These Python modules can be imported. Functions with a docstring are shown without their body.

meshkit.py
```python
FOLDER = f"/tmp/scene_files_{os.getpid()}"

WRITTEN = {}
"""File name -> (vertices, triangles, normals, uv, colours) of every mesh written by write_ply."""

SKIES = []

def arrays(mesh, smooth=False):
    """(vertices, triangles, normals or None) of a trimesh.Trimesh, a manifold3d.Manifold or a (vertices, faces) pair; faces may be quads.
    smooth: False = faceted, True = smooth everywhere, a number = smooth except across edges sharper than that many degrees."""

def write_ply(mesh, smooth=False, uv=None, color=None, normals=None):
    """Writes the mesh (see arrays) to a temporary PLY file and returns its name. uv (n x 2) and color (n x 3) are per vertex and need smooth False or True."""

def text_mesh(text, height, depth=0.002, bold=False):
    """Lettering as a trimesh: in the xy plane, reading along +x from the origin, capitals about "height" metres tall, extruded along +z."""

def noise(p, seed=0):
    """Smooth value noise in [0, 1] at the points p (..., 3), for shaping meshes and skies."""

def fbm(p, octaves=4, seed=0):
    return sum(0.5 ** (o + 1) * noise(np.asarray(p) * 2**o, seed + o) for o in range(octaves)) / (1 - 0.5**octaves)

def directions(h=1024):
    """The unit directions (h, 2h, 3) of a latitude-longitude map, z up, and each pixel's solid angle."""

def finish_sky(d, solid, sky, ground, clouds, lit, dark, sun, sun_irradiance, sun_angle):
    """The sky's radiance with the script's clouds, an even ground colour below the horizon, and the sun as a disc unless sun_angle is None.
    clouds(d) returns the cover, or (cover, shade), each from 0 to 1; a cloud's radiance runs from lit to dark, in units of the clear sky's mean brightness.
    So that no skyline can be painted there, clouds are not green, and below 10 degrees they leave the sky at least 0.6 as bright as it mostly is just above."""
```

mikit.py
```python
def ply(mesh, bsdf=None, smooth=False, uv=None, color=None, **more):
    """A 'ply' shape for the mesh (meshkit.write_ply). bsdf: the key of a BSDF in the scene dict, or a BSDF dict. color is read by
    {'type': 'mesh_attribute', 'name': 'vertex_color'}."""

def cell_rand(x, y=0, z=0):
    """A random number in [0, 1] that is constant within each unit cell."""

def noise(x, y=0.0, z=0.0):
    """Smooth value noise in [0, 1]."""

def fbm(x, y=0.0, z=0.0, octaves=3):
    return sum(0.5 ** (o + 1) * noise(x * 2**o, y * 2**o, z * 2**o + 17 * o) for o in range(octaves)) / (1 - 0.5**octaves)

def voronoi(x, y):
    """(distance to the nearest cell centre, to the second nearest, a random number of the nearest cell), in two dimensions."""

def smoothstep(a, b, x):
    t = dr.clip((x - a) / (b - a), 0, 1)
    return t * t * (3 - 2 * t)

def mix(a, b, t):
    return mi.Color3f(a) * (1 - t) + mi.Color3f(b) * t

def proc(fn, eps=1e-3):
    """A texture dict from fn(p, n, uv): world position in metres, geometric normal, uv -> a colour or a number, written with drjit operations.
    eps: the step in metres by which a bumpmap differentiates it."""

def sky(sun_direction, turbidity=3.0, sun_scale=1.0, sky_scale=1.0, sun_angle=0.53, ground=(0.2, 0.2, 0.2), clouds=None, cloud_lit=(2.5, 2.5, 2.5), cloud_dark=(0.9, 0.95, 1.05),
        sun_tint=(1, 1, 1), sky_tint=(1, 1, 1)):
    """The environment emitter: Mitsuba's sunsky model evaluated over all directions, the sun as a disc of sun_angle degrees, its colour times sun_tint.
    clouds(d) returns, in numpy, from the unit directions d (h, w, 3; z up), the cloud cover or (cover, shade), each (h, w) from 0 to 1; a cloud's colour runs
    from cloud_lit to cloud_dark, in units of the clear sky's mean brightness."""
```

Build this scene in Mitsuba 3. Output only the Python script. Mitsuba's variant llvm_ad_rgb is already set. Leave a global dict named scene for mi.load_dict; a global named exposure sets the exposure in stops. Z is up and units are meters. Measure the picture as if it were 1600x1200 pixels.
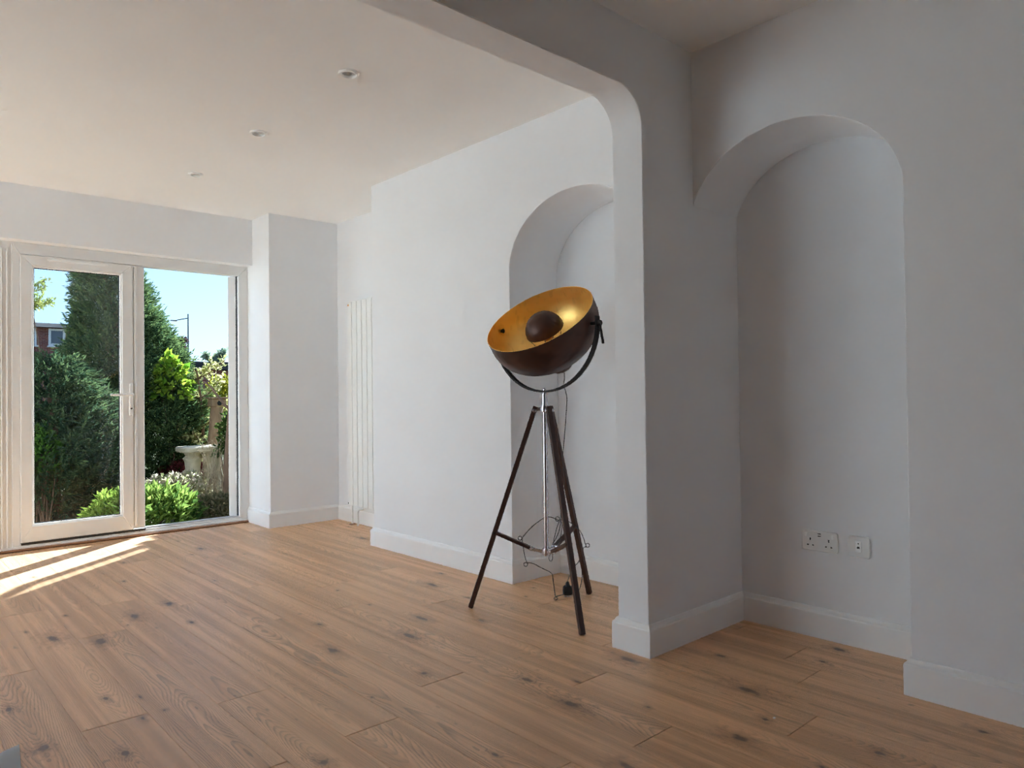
import math, random
import numpy as np, trimesh, mitsuba as mi, drjit as dr
import mikit, meshkit
from mikit import noise, fbm, cell_rand, smoothstep, mix, proc
from shapely.geometry import Polygon
from trimesh.creation import triangulate_polygon
from scipy.spatial import cKDTree

T = mi.ScalarTransform4f
rng = np.random.default_rng(11)
random.seed(5)
scene, labels = {}, {}

# ------------------------------------------------------------------ camera, sky, exposure
FW = np.array([0.67406997, 0.73855526, 0.01287656])
UP = np.array([-0.000345842, -0.0171165996, 0.99985344])
scene['camera'] = {'type': 'perspective', 'fov': 70.1995, 'fov_axis': 'x', 'near_clip': 0.02, 'far_clip': 500.0,
                   'to_world': T().look_at(origin=[0, 0, 1.0], target=(np.array([0, 0, 1.0]) + FW).tolist(), up=UP.tolist())}
ELEV = math.radians(37)
SUN = [0.76 * math.cos(ELEV), 0.65 * math.cos(ELEV), math.sin(ELEV)]
scene['sky'] = mikit.sky(SUN, turbidity=2.5, sun_scale=1.6, sky_scale=0.6, sky_tint=(0.84, 1.0, 1.20), sun_tint=(0.685, 1.0, 1.50), ground=(0.12, 0.12, 0.09))
exposure = 3.38

# ------------------------------------------------------------------ measurements of the room (metres)
XM, XW, XJ, XB1, XB2, XA, XP = 2.591, 2.572, 2.237, 2.951, 2.909, 2.952, 2.3725
YC1, YC2, YN2, YN1, YM, YP, YD, YF = 1.700, 1.847, 0.896, 2.850, 4.218, 5.332, 5.636, 5.730
XL, YB, H, ZL, ZB = -1.75, -2.7, 2.397, 2.036, 2.145

# ------------------------------------------------------------------ materials
def principled(c, rough=0.5, **k):
    col = c if isinstance(c, dict) else {'type': 'rgb', 'value': list(c)}
    return {'type': 'twosided', 'b': {'type': 'principled', 'base_color': col, 'roughness': rough, **k}}

def paint_fn(c, a=0.012, s=3.0):
    return proc(lambda p, n, uv: mi.Color3f(c) * (1 - a + 2 * a * fbm(p.x * s, p.y * s, p.z * s, 2)))

scene['m_wall'] = principled(paint_fn((0.835, 0.845, 0.86)), 0.75, specular=0.3)
scene['m_ceiling'] = principled(paint_fn((0.87, 0.86, 0.84)), 0.85, specular=0.2)
scene['m_front'] = principled((0.16, 0.17, 0.19), 0.7)
scene['m_trim'] = principled(paint_fn((0.87, 0.87, 0.86), 0.008), 0.35, specular=0.5)
scene['m_upvc'] = principled((0.80, 0.79, 0.77), 0.28, specular=0.5)
scene['m_black'] = principled((0.012, 0.012, 0.013), 0.5)
scene['m_alu'] = principled((0.62, 0.63, 0.66), 0.35, metallic=0.7)
scene['m_radiator'] = principled((0.82, 0.82, 0.80), 0.3)
scene['m_chrome'] = {'type': 'roughconductor', 'material': 'Cr', 'alpha': 0.08}
scene['m_socket'] = principled((0.78, 0.77, 0.75), 0.25)
scene['m_dark'] = principled((0.03, 0.02, 0.016), 0.4)
scene['m_leg'] = principled(proc(lambda p, n, uv: mix((0.030, 0.011, 0.008), (0.060, 0.024, 0.016), fbm(p.x * 90, p.y * 90, p.z * 9, 2))), 0.35)
scene['m_yoke'] = principled((0.014, 0.011, 0.010), 0.6, specular=0.25)
scene['m_shade'] = principled(proc(lambda p, n, uv: mix((0.040, 0.016, 0.011), (0.075, 0.030, 0.019), smoothstep(0.3, 0.7, fbm(p.x * 14, p.y * 14, p.z * 14, 3)))), 0.42, metallic=0.35)
def gold_fn(p, n, uv):
    g = fbm(p.x * 22, p.y * 22, p.z * 22, 3)
    s = smoothstep(0.62, 0.78, noise(p.x * 60, p.y * 60, p.z * 25))
    return mix((0.92, 0.53, 0.13), (1.0, 0.68, 0.24), g) * (1 - 0.10 * s)
scene['m_gold'] = principled(proc(gold_fn), 0.38, metallic=0.8)
scene['m_cable'] = principled((0.05, 0.045, 0.045), 0.5)
scene['m_bead'] = principled((0.30, 0.14, 0.07), 0.45)
scene['m_pane'] = {'type': 'thindielectric', 'int_ior': 1.5}
scene['m_paper'] = principled((0.36, 0.38, 0.39), 0.6)
scene['m_lampface'] = principled((0.35, 0.33, 0.30), 0.3)
scene['m_orange'] = principled((0.7, 0.25, 0.04), 0.4)
scene['m_leaf'] = {'type': 'principledthin', 'base_color': {'type': 'mesh_attribute', 'name': 'vertex_color'}, 'roughness': 0.45, 'diff_trans': 1.0, 'eta': 1.4}
scene['m_conifer'] = {'type': 'principledthin', 'base_color': {'type': 'mesh_attribute', 'name': 'vertex_color'}, 'roughness': 0.5, 'diff_trans': 0.8, 'eta': 1.4}
scene['m_bark'] = principled(proc(lambda p, n, uv: mix((0.10, 0.055, 0.035), (0.26, 0.15, 0.09), fbm(p.x * 30, p.y * 30, p.z * 8, 3))), 0.85)
scene['m_post'] = principled(proc(lambda p, n, uv: mix((0.22, 0.12, 0.06), (0.42, 0.27, 0.16), fbm(p.x * 40, p.y * 40, p.z * 6, 3))), 0.85)
scene['m_stone'] = principled(proc(lambda p, n, uv: mix((0.40, 0.33, 0.21), (0.68, 0.58, 0.42), fbm(p.x * 16, p.y * 16, p.z * 16, 4))), 0.9)
scene['m_patio'] = principled(proc(lambda p, n, uv: mix((0.52, 0.51, 0.50), (0.66, 0.65, 0.63), fbm(p.x * 2, p.y * 2, 0, 4))), 0.9)
scene['m_render'] = principled((0.86, 0.86, 0.85), 0.9)
scene['m_soil'] = principled(proc(lambda p, n, uv: mix((0.05, 0.035, 0.02), (0.10, 0.10, 0.035), fbm(p.x * 3, p.y * 3, 0, 4))), 0.95)
scene['m_stem'] = principled(proc(lambda p, n, uv: mix((0.35, 0.24, 0.14), (0.60, 0.48, 0.32), fbm(p.x * 25, p.y * 25, p.z * 3, 2))), 0.8)
def brick_fn(p, n, uv):
    h = dr.select(dr.abs(n.x) > dr.abs(n.y), p.y, p.x)
    row = dr.floor(p.z / 0.075)
    hh = h / 0.225 + 0.5 * (row - 2 * dr.floor(row / 2))
    fx, fz = hh - dr.floor(hh), p.z / 0.075 - row
    m = dr.select((fx < 0.05) | (fz < 0.14), mi.Float(1), mi.Float(0))
    b = mix((0.17, 0.045, 0.035), (0.30, 0.095, 0.065), cell_rand(dr.floor(hh), row, 3))
    return mix(b, (0.34, 0.30, 0.26), m)
scene['m_brick'] = principled(proc(brick_fn), 0.9)
scene['m_slate'] = principled(proc(lambda p, n, uv: mix((0.03, 0.03, 0.035), (0.07, 0.065, 0.065), cell_rand(dr.floor(p.x / 0.3), dr.floor(p.z / 0.12), 1))), 1.0, specular=0.05)
scene['m_winglass'] = principled((0.05, 0.06, 0.08), 0.08, specular=0.8)
scene['m_lampgrey'] = principled((0.22, 0.26, 0.28), 0.5)

def wood_fn(p, n, uv):
    U, v = uv.x, uv.y
    pid = dr.floor(U / 10)
    u = U - 10 * pid
    r0, r1, r2, r3 = (cell_rand(pid, k, 5) for k in range(4))
    so = pid * 13.7
    # knots
    kd = mi.Float(9)
    for a in (-1, 0, 1):
        c = dr.floor(u / 0.42) + a
        ku, kv = (c + 0.05 + 0.9 * cell_rand(c, pid, 11)) * 0.42, 0.015 + 0.155 * cell_rand(c, pid, 12)
        q = cell_rand(c, pid, 13)
        sz = dr.select(q > 0.5, 0.18 + 3.2 * dr.square(q - 0.5), 0.01)
        wob = 1.3 * (fbm(u * 40 + so, v * 70, 2.0, 3) - 0.5)
        el = 1.2 + 3.0 * cell_rand(c, pid, 14)
        d = dr.sqrt(dr.square((u - ku) / el) + dr.square(v - kv)) / sz * (1 + wob)
        kd = dr.minimum(kd, d)
    pin = smoothstep(0.80, 0.95, fbm(u * 22 + so, v * 60, 6.0, 2)) * smoothstep(0.55, 0.7, noise(u * 3 + so, v * 9, 7.0))
    # growth rings cut at a low angle
    warp = fbm(u * 1.6 + so, v * 10, r0 * 40, 3) - 0.5
    vc = v - 0.093 + 0.09 * (r1 - 0.5) + 0.035 * warp
    depth = 0.012 + 0.11 * noise(u * 0.75 + so * 1.3, 3.3)
    rr = dr.sqrt(dr.square(vc * 0.75) + dr.square(depth)) + 0.012 * (noise(u * 5 + so, v * 22) - 0.5) + 0.010 * dr.exp(-kd * 45)
    ring = rr * (300 + 150 * r2)
    f = ring - dr.floor(ring)
    line = smoothstep(0.35, 0.95, f) * (1 - smoothstep(0.95, 1.0, f))
    strength = 0.25 + 0.75 * smoothstep(0.3, 0.7, noise(u * 1.1 + so, v * 7, 8))
    fine = noise(u * 7 + so, v * 420) * 0.6 + noise(u * 24 + so, v * 900) * 0.4
    streak = fbm(u * 0.9 + so, v * 38, 4.0, 4)
    tone = 0.92 + 0.16 * r3
    base = mix((0.72, 0.430, 0.230), (0.59, 0.333, 0.165), smoothstep(0.30, 0.72, streak)) * tone
    pore = 0.45 + 0.55 * noise(u * 45 + so, v * 330)
    base = base * (1 - 0.36 * line * strength * pore) * (0.86 + 0.22 * fine)
    halo = 0.7 * smoothstep(0.070, 0.010, kd)
    core = smoothstep(0.022, 0.008, kd)
    base = mix(base, base * mi.Color3f(0.62, 0.55, 0.50), halo)
    return mix(base, mi.Color3f(0.095, 0.060, 0.042), dr.maximum(core * 0.72, pin * 0.35))
scene['m_wood'] = principled(proc(wood_fn), 0.43, specular=1.0, clearcoat=0.5, clearcoat_gloss=0.35)

# ------------------------------------------------------------------ mesh helpers
cat = trimesh.util.concatenate
_count = {}
def numbered(name):
    if name not in scene and name not in labels and name not in _count:
        _count[name] = 0
        return name
    _count[name] = _count.get(name, 0) + 1
    return f'{name}_{_count[name]:03d}'

def put(name, mesh, bsdf, parent=None, smooth=False, label=None, category=None, group=None, kind=None, **k):
    key = numbered(name if parent is None else f'{parent}__{name}')
    scene[key] = mikit.ply(mesh, bsdf, smooth=smooth, **k)
    tag(key, label, category, group, kind)
    return key

def tag(key, label=None, category=None, group=None, kind=None):
    d = {a: b for a, b in (('label', label), ('category', category), ('group', group), ('kind', kind)) if b}
    if d: labels[key] = d

def thing(name, label, category, group=None):
    key = numbered(name)
    tag(key, label, category, group)
    return key

def box(x0, x1, y0, y1, z0, z1, b=0.0):
    lo, hi = np.array([x0, y0, z0], float), np.array([x1, y1, z1], float)
    if b <= 0:
        m = trimesh.creation.box(bounds=[lo, hi]); return m
    b = min(b, 0.45 * (hi - lo).min())
    P = []
    for s in np.ndindex(2, 2, 2):
        c = np.where(s, hi, lo); d = np.where(s, -b, b)
        for k in range(3):
            q = c + d; q[k] = c[k]; P.append(q)
    return trimesh.convex.convex_hull(np.array(P))

def inset(P, b):
    P = np.asarray(P, float); n = len(P); out = []
    for i in range(n):
        a, c, d = P[i - 1], P[i], P[(i + 1) % n]
        e1, e2 = (c - a) / np.linalg.norm(c - a), (d - c) / np.linalg.norm(d - c)
        n1, n2 = np.array([-e1[1], e1[0]]), np.array([-e2[1], e2[0]])
        m = n1 + n2; m /= max(np.dot(m, n1), 0.2) * 1.0
        out.append(c + m * b)
    return np.array(out)

def prism(P, d0, d1, b=0.0, plane='xz'):
    """A simple polygon (any winding) extruded from d0 to d1 with edges chamfered by b."""
    P = np.asarray(P, float)
    area = 0.5 * np.sum(P[:, 0] * np.roll(P[:, 1], -1) - np.roll(P[:, 0], -1) * P[:, 1])
    if area < 0: P = P[::-1]
    I = inset(P, b) if b > 0 else P
    rings = [(I, d0), (P, d0 + b), (P, d1 - b), (I, d1)] if b > 0 else [(P, d0), (P, d1)]
    V = np.vstack([np.column_stack([r, np.full(len(r), d)]) for r, d in rings]); n = len(P); F = []
    for k in range(len(rings) - 1):
        for i in range(n):
            j = (i + 1) % n
            F += [(k * n + i, k * n + j, (k + 1) * n + j), (k * n + i, (k + 1) * n + j, (k + 1) * n + i)]
    tv, tf = triangulate_polygon(Polygon(I), engine='earcut')
    idx = cKDTree(I).query(tv)[1]
    tf = idx[tf]
    A = np.array([np.cross(I[t[1]] - I[t[0]], I[t[2]] - I[t[0]]) for t in tf])
    tf = np.where(A[:, None] < 0, tf[:, ::-1], tf)
    F = np.vstack([np.array(F), tf[:, ::-1], tf + (len(rings) - 1) * n])
    if plane == 'xz': V, F = V[:, [0, 2, 1]], F[:, ::-1]
    elif plane == 'yz': V = V[:, [2, 0, 1]]
    return trimesh.Trimesh(V, F, process=False)

def frame_of(d):
    d = np.asarray(d, float) / np.linalg.norm(d)
    a = np.cross(d, [0, 0, 1.0] if abs(d[2]) < 0.9 else [1.0, 0, 0]); a /= np.linalg.norm(a)
    return a, np.cross(d, a), d

def smooth_path(P, n=6):
    from scipy.interpolate import CubicSpline
    P = np.asarray(P, float)
    t = np.concatenate([[0], np.cumsum(np.linalg.norm(np.diff(P, axis=0), axis=1) ** 0.5 + 1e-6)])
    return CubicSpline(t, P)(np.linspace(0, t[-1], n * len(P)))

def tube(P, r, sides=8):
    P = np.asarray(P, float); n = len(P)
    r = np.broadcast_to(np.asarray(r, float), (n,))
    t = np.gradient(P, axis=0); t /= np.linalg.norm(t, axis=1, keepdims=True) + 1e-12
    a = frame_of(t[0])[0]; A = []
    for i in range(n):
        a = a - t[i] * np.dot(a, t[i]); a /= np.linalg.norm(a) + 1e-12; A.append(a)
    A = np.array(A); B = np.cross(t, A)
    ang = np.arange(sides) * 2 * np.pi / sides
    V = (P[:, None] + r[:, None, None] * (np.cos(ang)[None, :, None] * A[:, None] + np.sin(ang)[None, :, None] * B[:, None])).reshape(-1, 3)
    F = []
    for i in range(n - 1):
        for j in range(sides):
            k = (j + 1) % sides
            F += [(i * sides + j, i * sides + k, (i + 1) * sides + k), (i * sides + j, (i + 1) * sides + k, (i + 1) * sides + j)]
    c0, c1 = len(V), len(V) + 1
    V = np.vstack([V, P[0], P[-1]])
    for j in range(sides):
        k = (j + 1) % sides
        F += [(c0, k, j), (c1, (n - 1) * sides + j, (n - 1) * sides + k)]
    return trimesh.Trimesh(V, np.array(F), process=False)

def rod(p, q, r, sides=14, bev=0.0):
    p, q = np.asarray(p, float), np.asarray(q, float); d = (q - p) / np.linalg.norm(q - p)
    if bev: return tube([p, p + d * bev * 0.01, p + d * bev, q - d * bev, q - d * bev * 0.01, q], [r - bev, r - bev, r, r, r - bev, r - bev], sides)
    return tube([p, q], r, sides)

def bar(p, q, w, t, side, b=0.0015):
    """A rectangular bar from p to q, w wide along 'side', t thick."""
    p, q = np.asarray(p, float), np.asarray(q, float); d = (q - p); L = np.linalg.norm(d); d /= L
    s = np.asarray(side, float) - d * np.dot(side, d); s /= np.linalg.norm(s); n = np.cross(d, s)
    m = box(-w / 2, w / 2, -t / 2, t / 2, 0, L, b)
    M = np.eye(4); M[:3, 0], M[:3, 1], M[:3, 2], M[:3, 3] = s, n, d, p
    m.apply_transform(M); return m

def lathe(profile, origin, axis, sides=64):
    """profile: (radius, height along the axis) pairs; open ends at radius 0 closed by the profile."""
    a, b, d = frame_of(axis); prof = np.asarray(profile, float); n = len(prof)
    ang = np.arange(sides) * 2 * np.pi / sides
    ring = np.cos(ang)[:, None] * a + np.sin(ang)[:, None] * b
    V = (np.asarray(origin, float) + prof[:, None, :1] * ring[None] + prof[:, None, 1:] * d).reshape(-1, 3)
    F = []
    for i in range(n - 1):
        for j in range(sides):
            k = (j + 1) % sides
            q = (i * sides + j, i * sides + k, (i + 1) * sides + k, (i + 1) * sides + j)
            if prof[i + 1, 0] > 1e-9: F.append((q[0], q[2], q[3]))
            if prof[i, 0] > 1e-9: F.append((q[0], q[1], q[2]))
    m = trimesh.Trimesh(V, np.array(F), process=False)
    m.merge_vertices(); return m

def arc(cx, cz, a, b, t0, t1, n):
    t = np.radians(np.linspace(t0, t1, n))
    return list(zip(cx + a * np.cos(t), cz + b * np.sin(t)))

# ------------------------------------------------------------------ the shell of the room
def struct(name, mesh, bsdf, smooth=False, label=None, parent=None):
    return put(name, mesh, bsdf, parent, smooth, label, None, None, 'structure' if parent is None else None)

TOP = H + 0.05
sub = Polygon([(XL, YB), (2.95, YB), (2.95, 5.70), (XL, 5.70)])
struct('floor', box(XL, 2.95, YB, 5.72, -0.14, -0.012), 'm_dark', label='oak plank floor running towards the garden doors')
# planks: joints per row of boards measured from the photograph, random ones beyond
PW = 0.1865
known = {0: [3.195], 1: [2.502], 2: [3.47], 3: [2.418], 4: [3.677, 1.924], 5: [3.14, 1.367], 6: [2.069], 7: [3.096, 1.304], 8: [3.50, 1.712], 9: [2.84, 1.037], 10: [1.9], 11: [2.463, 1.196], 12: [2.9]}
pid = 0
for c in range(-13, 14):
    x0, x1 = 0.518 - PW + c * PW, 0.518 + c * PW
    x0, x1 = max(x0, XL), min(x1, 2.95)
    if x1 - x0 < 0.01: continue
    js = sorted(known.get(c, [rng.uniform(1.5, 3.2)]))
    while js[0] > YB + 0.4: js.insert(0, js[0] - rng.uniform(1.5, 1.85))
    while js[-1] < 5.4: js.append(js[-1] + rng.uniform(1.5, 1.85))
    js = [YB] + [j for j in js if YB + 0.25 < j < 5.55] + [5.70]
    for y0, y1 in zip(js[:-1], js[1:]):
        g, b, h = 0.0004, 0.0012, 0.0008
        dz = rng.uniform(-0.0003, 0.0)
        X0, X1, Y0, Y1 = x0 + g, x1 - g, y0 + 0.0011, y1 - 0.0011
        top = [(X0 + b, Y0 + b), (X1 - b, Y0 + b), (X1 - b, Y1 - b), (X0 + b, Y1 - b)]
        mid = [(X0, Y0), (X1, Y0), (X1, Y1), (X0, Y1)]
        V = np.array([(*q, dz) for q in top] + [(*q, dz - h) for q in mid] + [(*q, -0.012) for q in mid])
        F = [(0, 1, 2), (0, 2, 3)]
        for k in (0, 4):
            for i in range(4):
                j = (i + 1) % 4
                F += [(k + 4 + i, k + 4 + j, k + j), (k + 4 + i, k + j, k + i)]
        flip = rng.random() < 0.5
        uu = (V[:, 1] - y0) if not flip else (y1 - V[:, 1])
        uv = np.column_stack([pid * 10 + 1.0 + uu + rng.uniform(0, 4), V[:, 0] - x0])
        put('plank', trimesh.Trimesh(V, np.array(F), process=False), 'm_wood', 'floor', False, uv=uv)
        pid += 1

# ceiling, with the three holes of the downlights
SPOTS = [(1.606, 2.786), (1.609, 3.732), (1.611, 4.688)]
ce = Polygon([(XL - 0.1, YB - 0.1), (3.15, YB - 0.1), (3.15, 5.95), (XL - 0.1, 5.95)])
for x, y in SPOTS:
    ce = ce.difference(Polygon([(x + 0.034 * math.cos(t), y + 0.034 * math.sin(t)) for t in np.linspace(0, 2 * np.pi, 41)[:-1]]))
cm = trimesh.creation.extrude_polygon(ce, 0.12, engine='earcut'); cm.apply_translation([0, 0, H])
struct('ceiling', cm, 'm_ceiling', label='smooth plain white ceiling')

# divider between the rooms: a wide opening with rounded upper corners
XO = -1.5
P = [(XJ, -0.02), (3.05, -0.02), (3.05, TOP), (XL - 0.05, TOP), (XL - 0.05, -0.02), (XO, -0.02)]
P += [(XO, 1.95)] + arc(XO + 0.14, ZB - 0.14, 0.14, 0.14, 180, 90, 15)[1:] + arc(XJ - 0.14, ZB - 0.14, 0.14, 0.14, 90, 0, 15)
struct('wall_divider', prism(P, YC1, YC2, 0.003, 'xz'), 'm_wall', 30, label='dividing wall with a wide opening whose upper corners are rounded')

# right wall of the near room with its arched niche
arch = arc(1.306, 1.673, 0.41, 0.33, 0, 180, 41)
P = [(YB - 0.05, -0.02), (YB - 0.05, TOP), (YC1 + 0.03, TOP)] + [(YC1 + 0.03, 1.80)]
P += [(1.7161, 1.79)] + [q for q in arch if q[0] < 1.7159] + [(YN2, -0.02)]
struct('wall_right', prism(P, XW, XB2 + 0.01, 0.003, 'yz'), 'm_wall', 30, label='right wall of the near room with an arched niche beside the opening')
struct('wall_niche', box(XB2, 3.05, YB - 0.05, YC1 + 0.03, -0.02, TOP), 'm_wall', label='back of the arched niche with two white sockets')
# chimney breast of the far room with its niche
P = [(YC2 - 0.03, -0.02), (YC2 - 0.03, TOP), (YM, TOP), (YM, -0.02), (YN1, -0.02)] + arc(2.395, 1.650, 0.455, 0.345, 0, 180, 41) + [(1.94, -0.02)]
struct('wall_chimney', prism(P, XM, XB1 + 0.003, 0.003, 'yz'), 'm_wall', 30, label='chimney breast of the far room with an arched niche behind the lamp')
struct('wall_alcove', box(XA, 3.08, YC2 - 0.03, 5.40, -0.02, TOP), 'm_wall', label='alcove wall behind the white radiator')
struct('wall_pier', box(XP, 3.08, YP, 5.93, -0.02, TOP, 0.003), 'm_wall', label='square white pier between the garden doors and the radiator')
P = [(XL - 0.1, -0.3), (XL - 0.1, TOP), (XP + 0.03, TOP), (XP + 0.03, ZL), (-0.95, ZL), (-0.95, -0.3)]
struct('wall_garden', prism(P, YD, 5.93, 0.003, 'xz'), 'm_wall', label='garden wall with the lintel above the white doors')
LY0, LY1, LZ1 = 2.70, 5.20, 2.30
struct('wall_hall', box(XL - 0.15, XL, YB - 0.1, YC1 + 0.05, -0.14, TOP), 'm_front', label='dark painted left wall of the near room')
struct('wall_left', cat([box(XL - 0.15, XL, YC1 + 0.05, LY0, -0.14, TOP), box(XL - 0.15, XL, LY1, 5.8, -0.14, TOP), box(XL - 0.15, XL, LY0, LY1, LZ1, TOP), box(XL - 0.15, XL, LY0, LY1, -0.14, 0.0)]), 'm_wall', label='left wall with a wide glazed opening')
# front wall with its window, behind the photographer
FWX0, FWX1, FWZ0, FWZ1 = -0.2, 0.9, 0.55, 1.40
P = [(XL - 0.1, -0.14), (3.1, -0.14), (3.1, TOP), (XL - 0.1, TOP)]
fm = cat([box(XL - 0.1, FWX0, YB - 0.25, YB, -0.14, TOP), box(FWX1, 3.1, YB - 0.25, YB, -0.14, TOP), box(FWX0, FWX1, YB - 0.25, YB, -0.14, FWZ0), box(FWX0, FWX1, YB - 0.25, YB, FWZ1, TOP)])
struct('wall_front', fm, 'm_front', label='front wall with a window')

# baseboards: one profile swept round the walls with mitred corners
PROF = [(0.0, 0.0), (0.018, 0.0), (0.018, 0.098), (0.0165, 0.103), (0.011, 0.108), (0.0075, 0.114), (0.0055, 0.119), (0.0, 0.120)]
PATH = np.array([(XP, 5.722), (XP, YP), (XA, YP), (XA, YM), (XM, YM), (XM, YN1), (XB1, YN1), (XB1, 1.94), (XM, 1.94), (XM, YC2), (XJ, YC2), (XJ, YC1), (XB2, YC1), (XB2, YN2), (XW, YN2), (XW, YB)], float)
SEG = [(b - a) / np.linalg.norm(b - a) for a, b in zip(PATH[:-1], PATH[1:])]
def off(i):
    """unit miter at path vertex i, pointing into the room"""
    ns = [np.array([d[1], -d[0]]) for d in ([SEG[i - 1]] if i > 0 else []) + ([SEG[i]] if i < len(SEG) else [])]
    m = sum(ns)
    return m / max(np.dot(m, ns[0]), 1e-6)
def baseboard(name, i0, i1, label):
    ms = []
    for i in range(i0, i1):
        k = len(PROF); V = []
        for v in (i, i + 1):
            for o, z in PROF: V.append([*(PATH[v] + off(v) * o), z])
        F = []
        for a in range(k):
            b = (a + 1) % k
            F += [(a, b, k + b), (a, k + b, k + a)]
        cap = [(0, a, a + 1) for a in range(1, k - 1)]
        F += cap + [(k + x, k + z, k + y) for x, y, z in cap]
        m = trimesh.Trimesh(np.array(V), np.array(F), process=False); m.fix_normals(); ms.append(m)
    struct(name, cat(ms), 'm_trim', label=label)
baseboard('baseboard_pier', 0, 2, 'white baseboard round the pier by the garden doors')
baseboard('baseboard_alcove', 2, 3, 'white baseboard under the radiator')
baseboard('baseboard_chimney', 3, 9, 'white baseboard along the chimney breast and round its niche')
baseboard('baseboard_divider', 9, 12, 'white baseboard round the end of the dividing wall')
baseboard('baseboard_niche', 12, 14, 'white baseboard inside the near niche')
baseboard('baseboard_right', 14, 15, 'white baseboard along the right wall')
struct('trim_1', box(-0.9, XP - 0.001, 5.698, 5.722, 0.0, 0.016, 0.006), 'm_bead', label='thin brown bead along the door threshold')

# ------------------------------------------------------------------ garden doors
def mitred(x0, x1, z0, z1, wl, wr, wb, wt, y0, y1, b=0.004):
    o = [(x0, z0), (x1, z0), (x1, z1), (x0, z1)]; i = [(x0 + wl, z0 + wb), (x1 - wr, z0 + wb), (x1 - wr, z1 - wt), (x0 + wl, z1 - wt)]
    return cat([prism([o[k], o[(k + 1) % 4], i[(k + 1) % 4], i[k]], y0, y1, b, 'xz') for k in range(4)])

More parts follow.
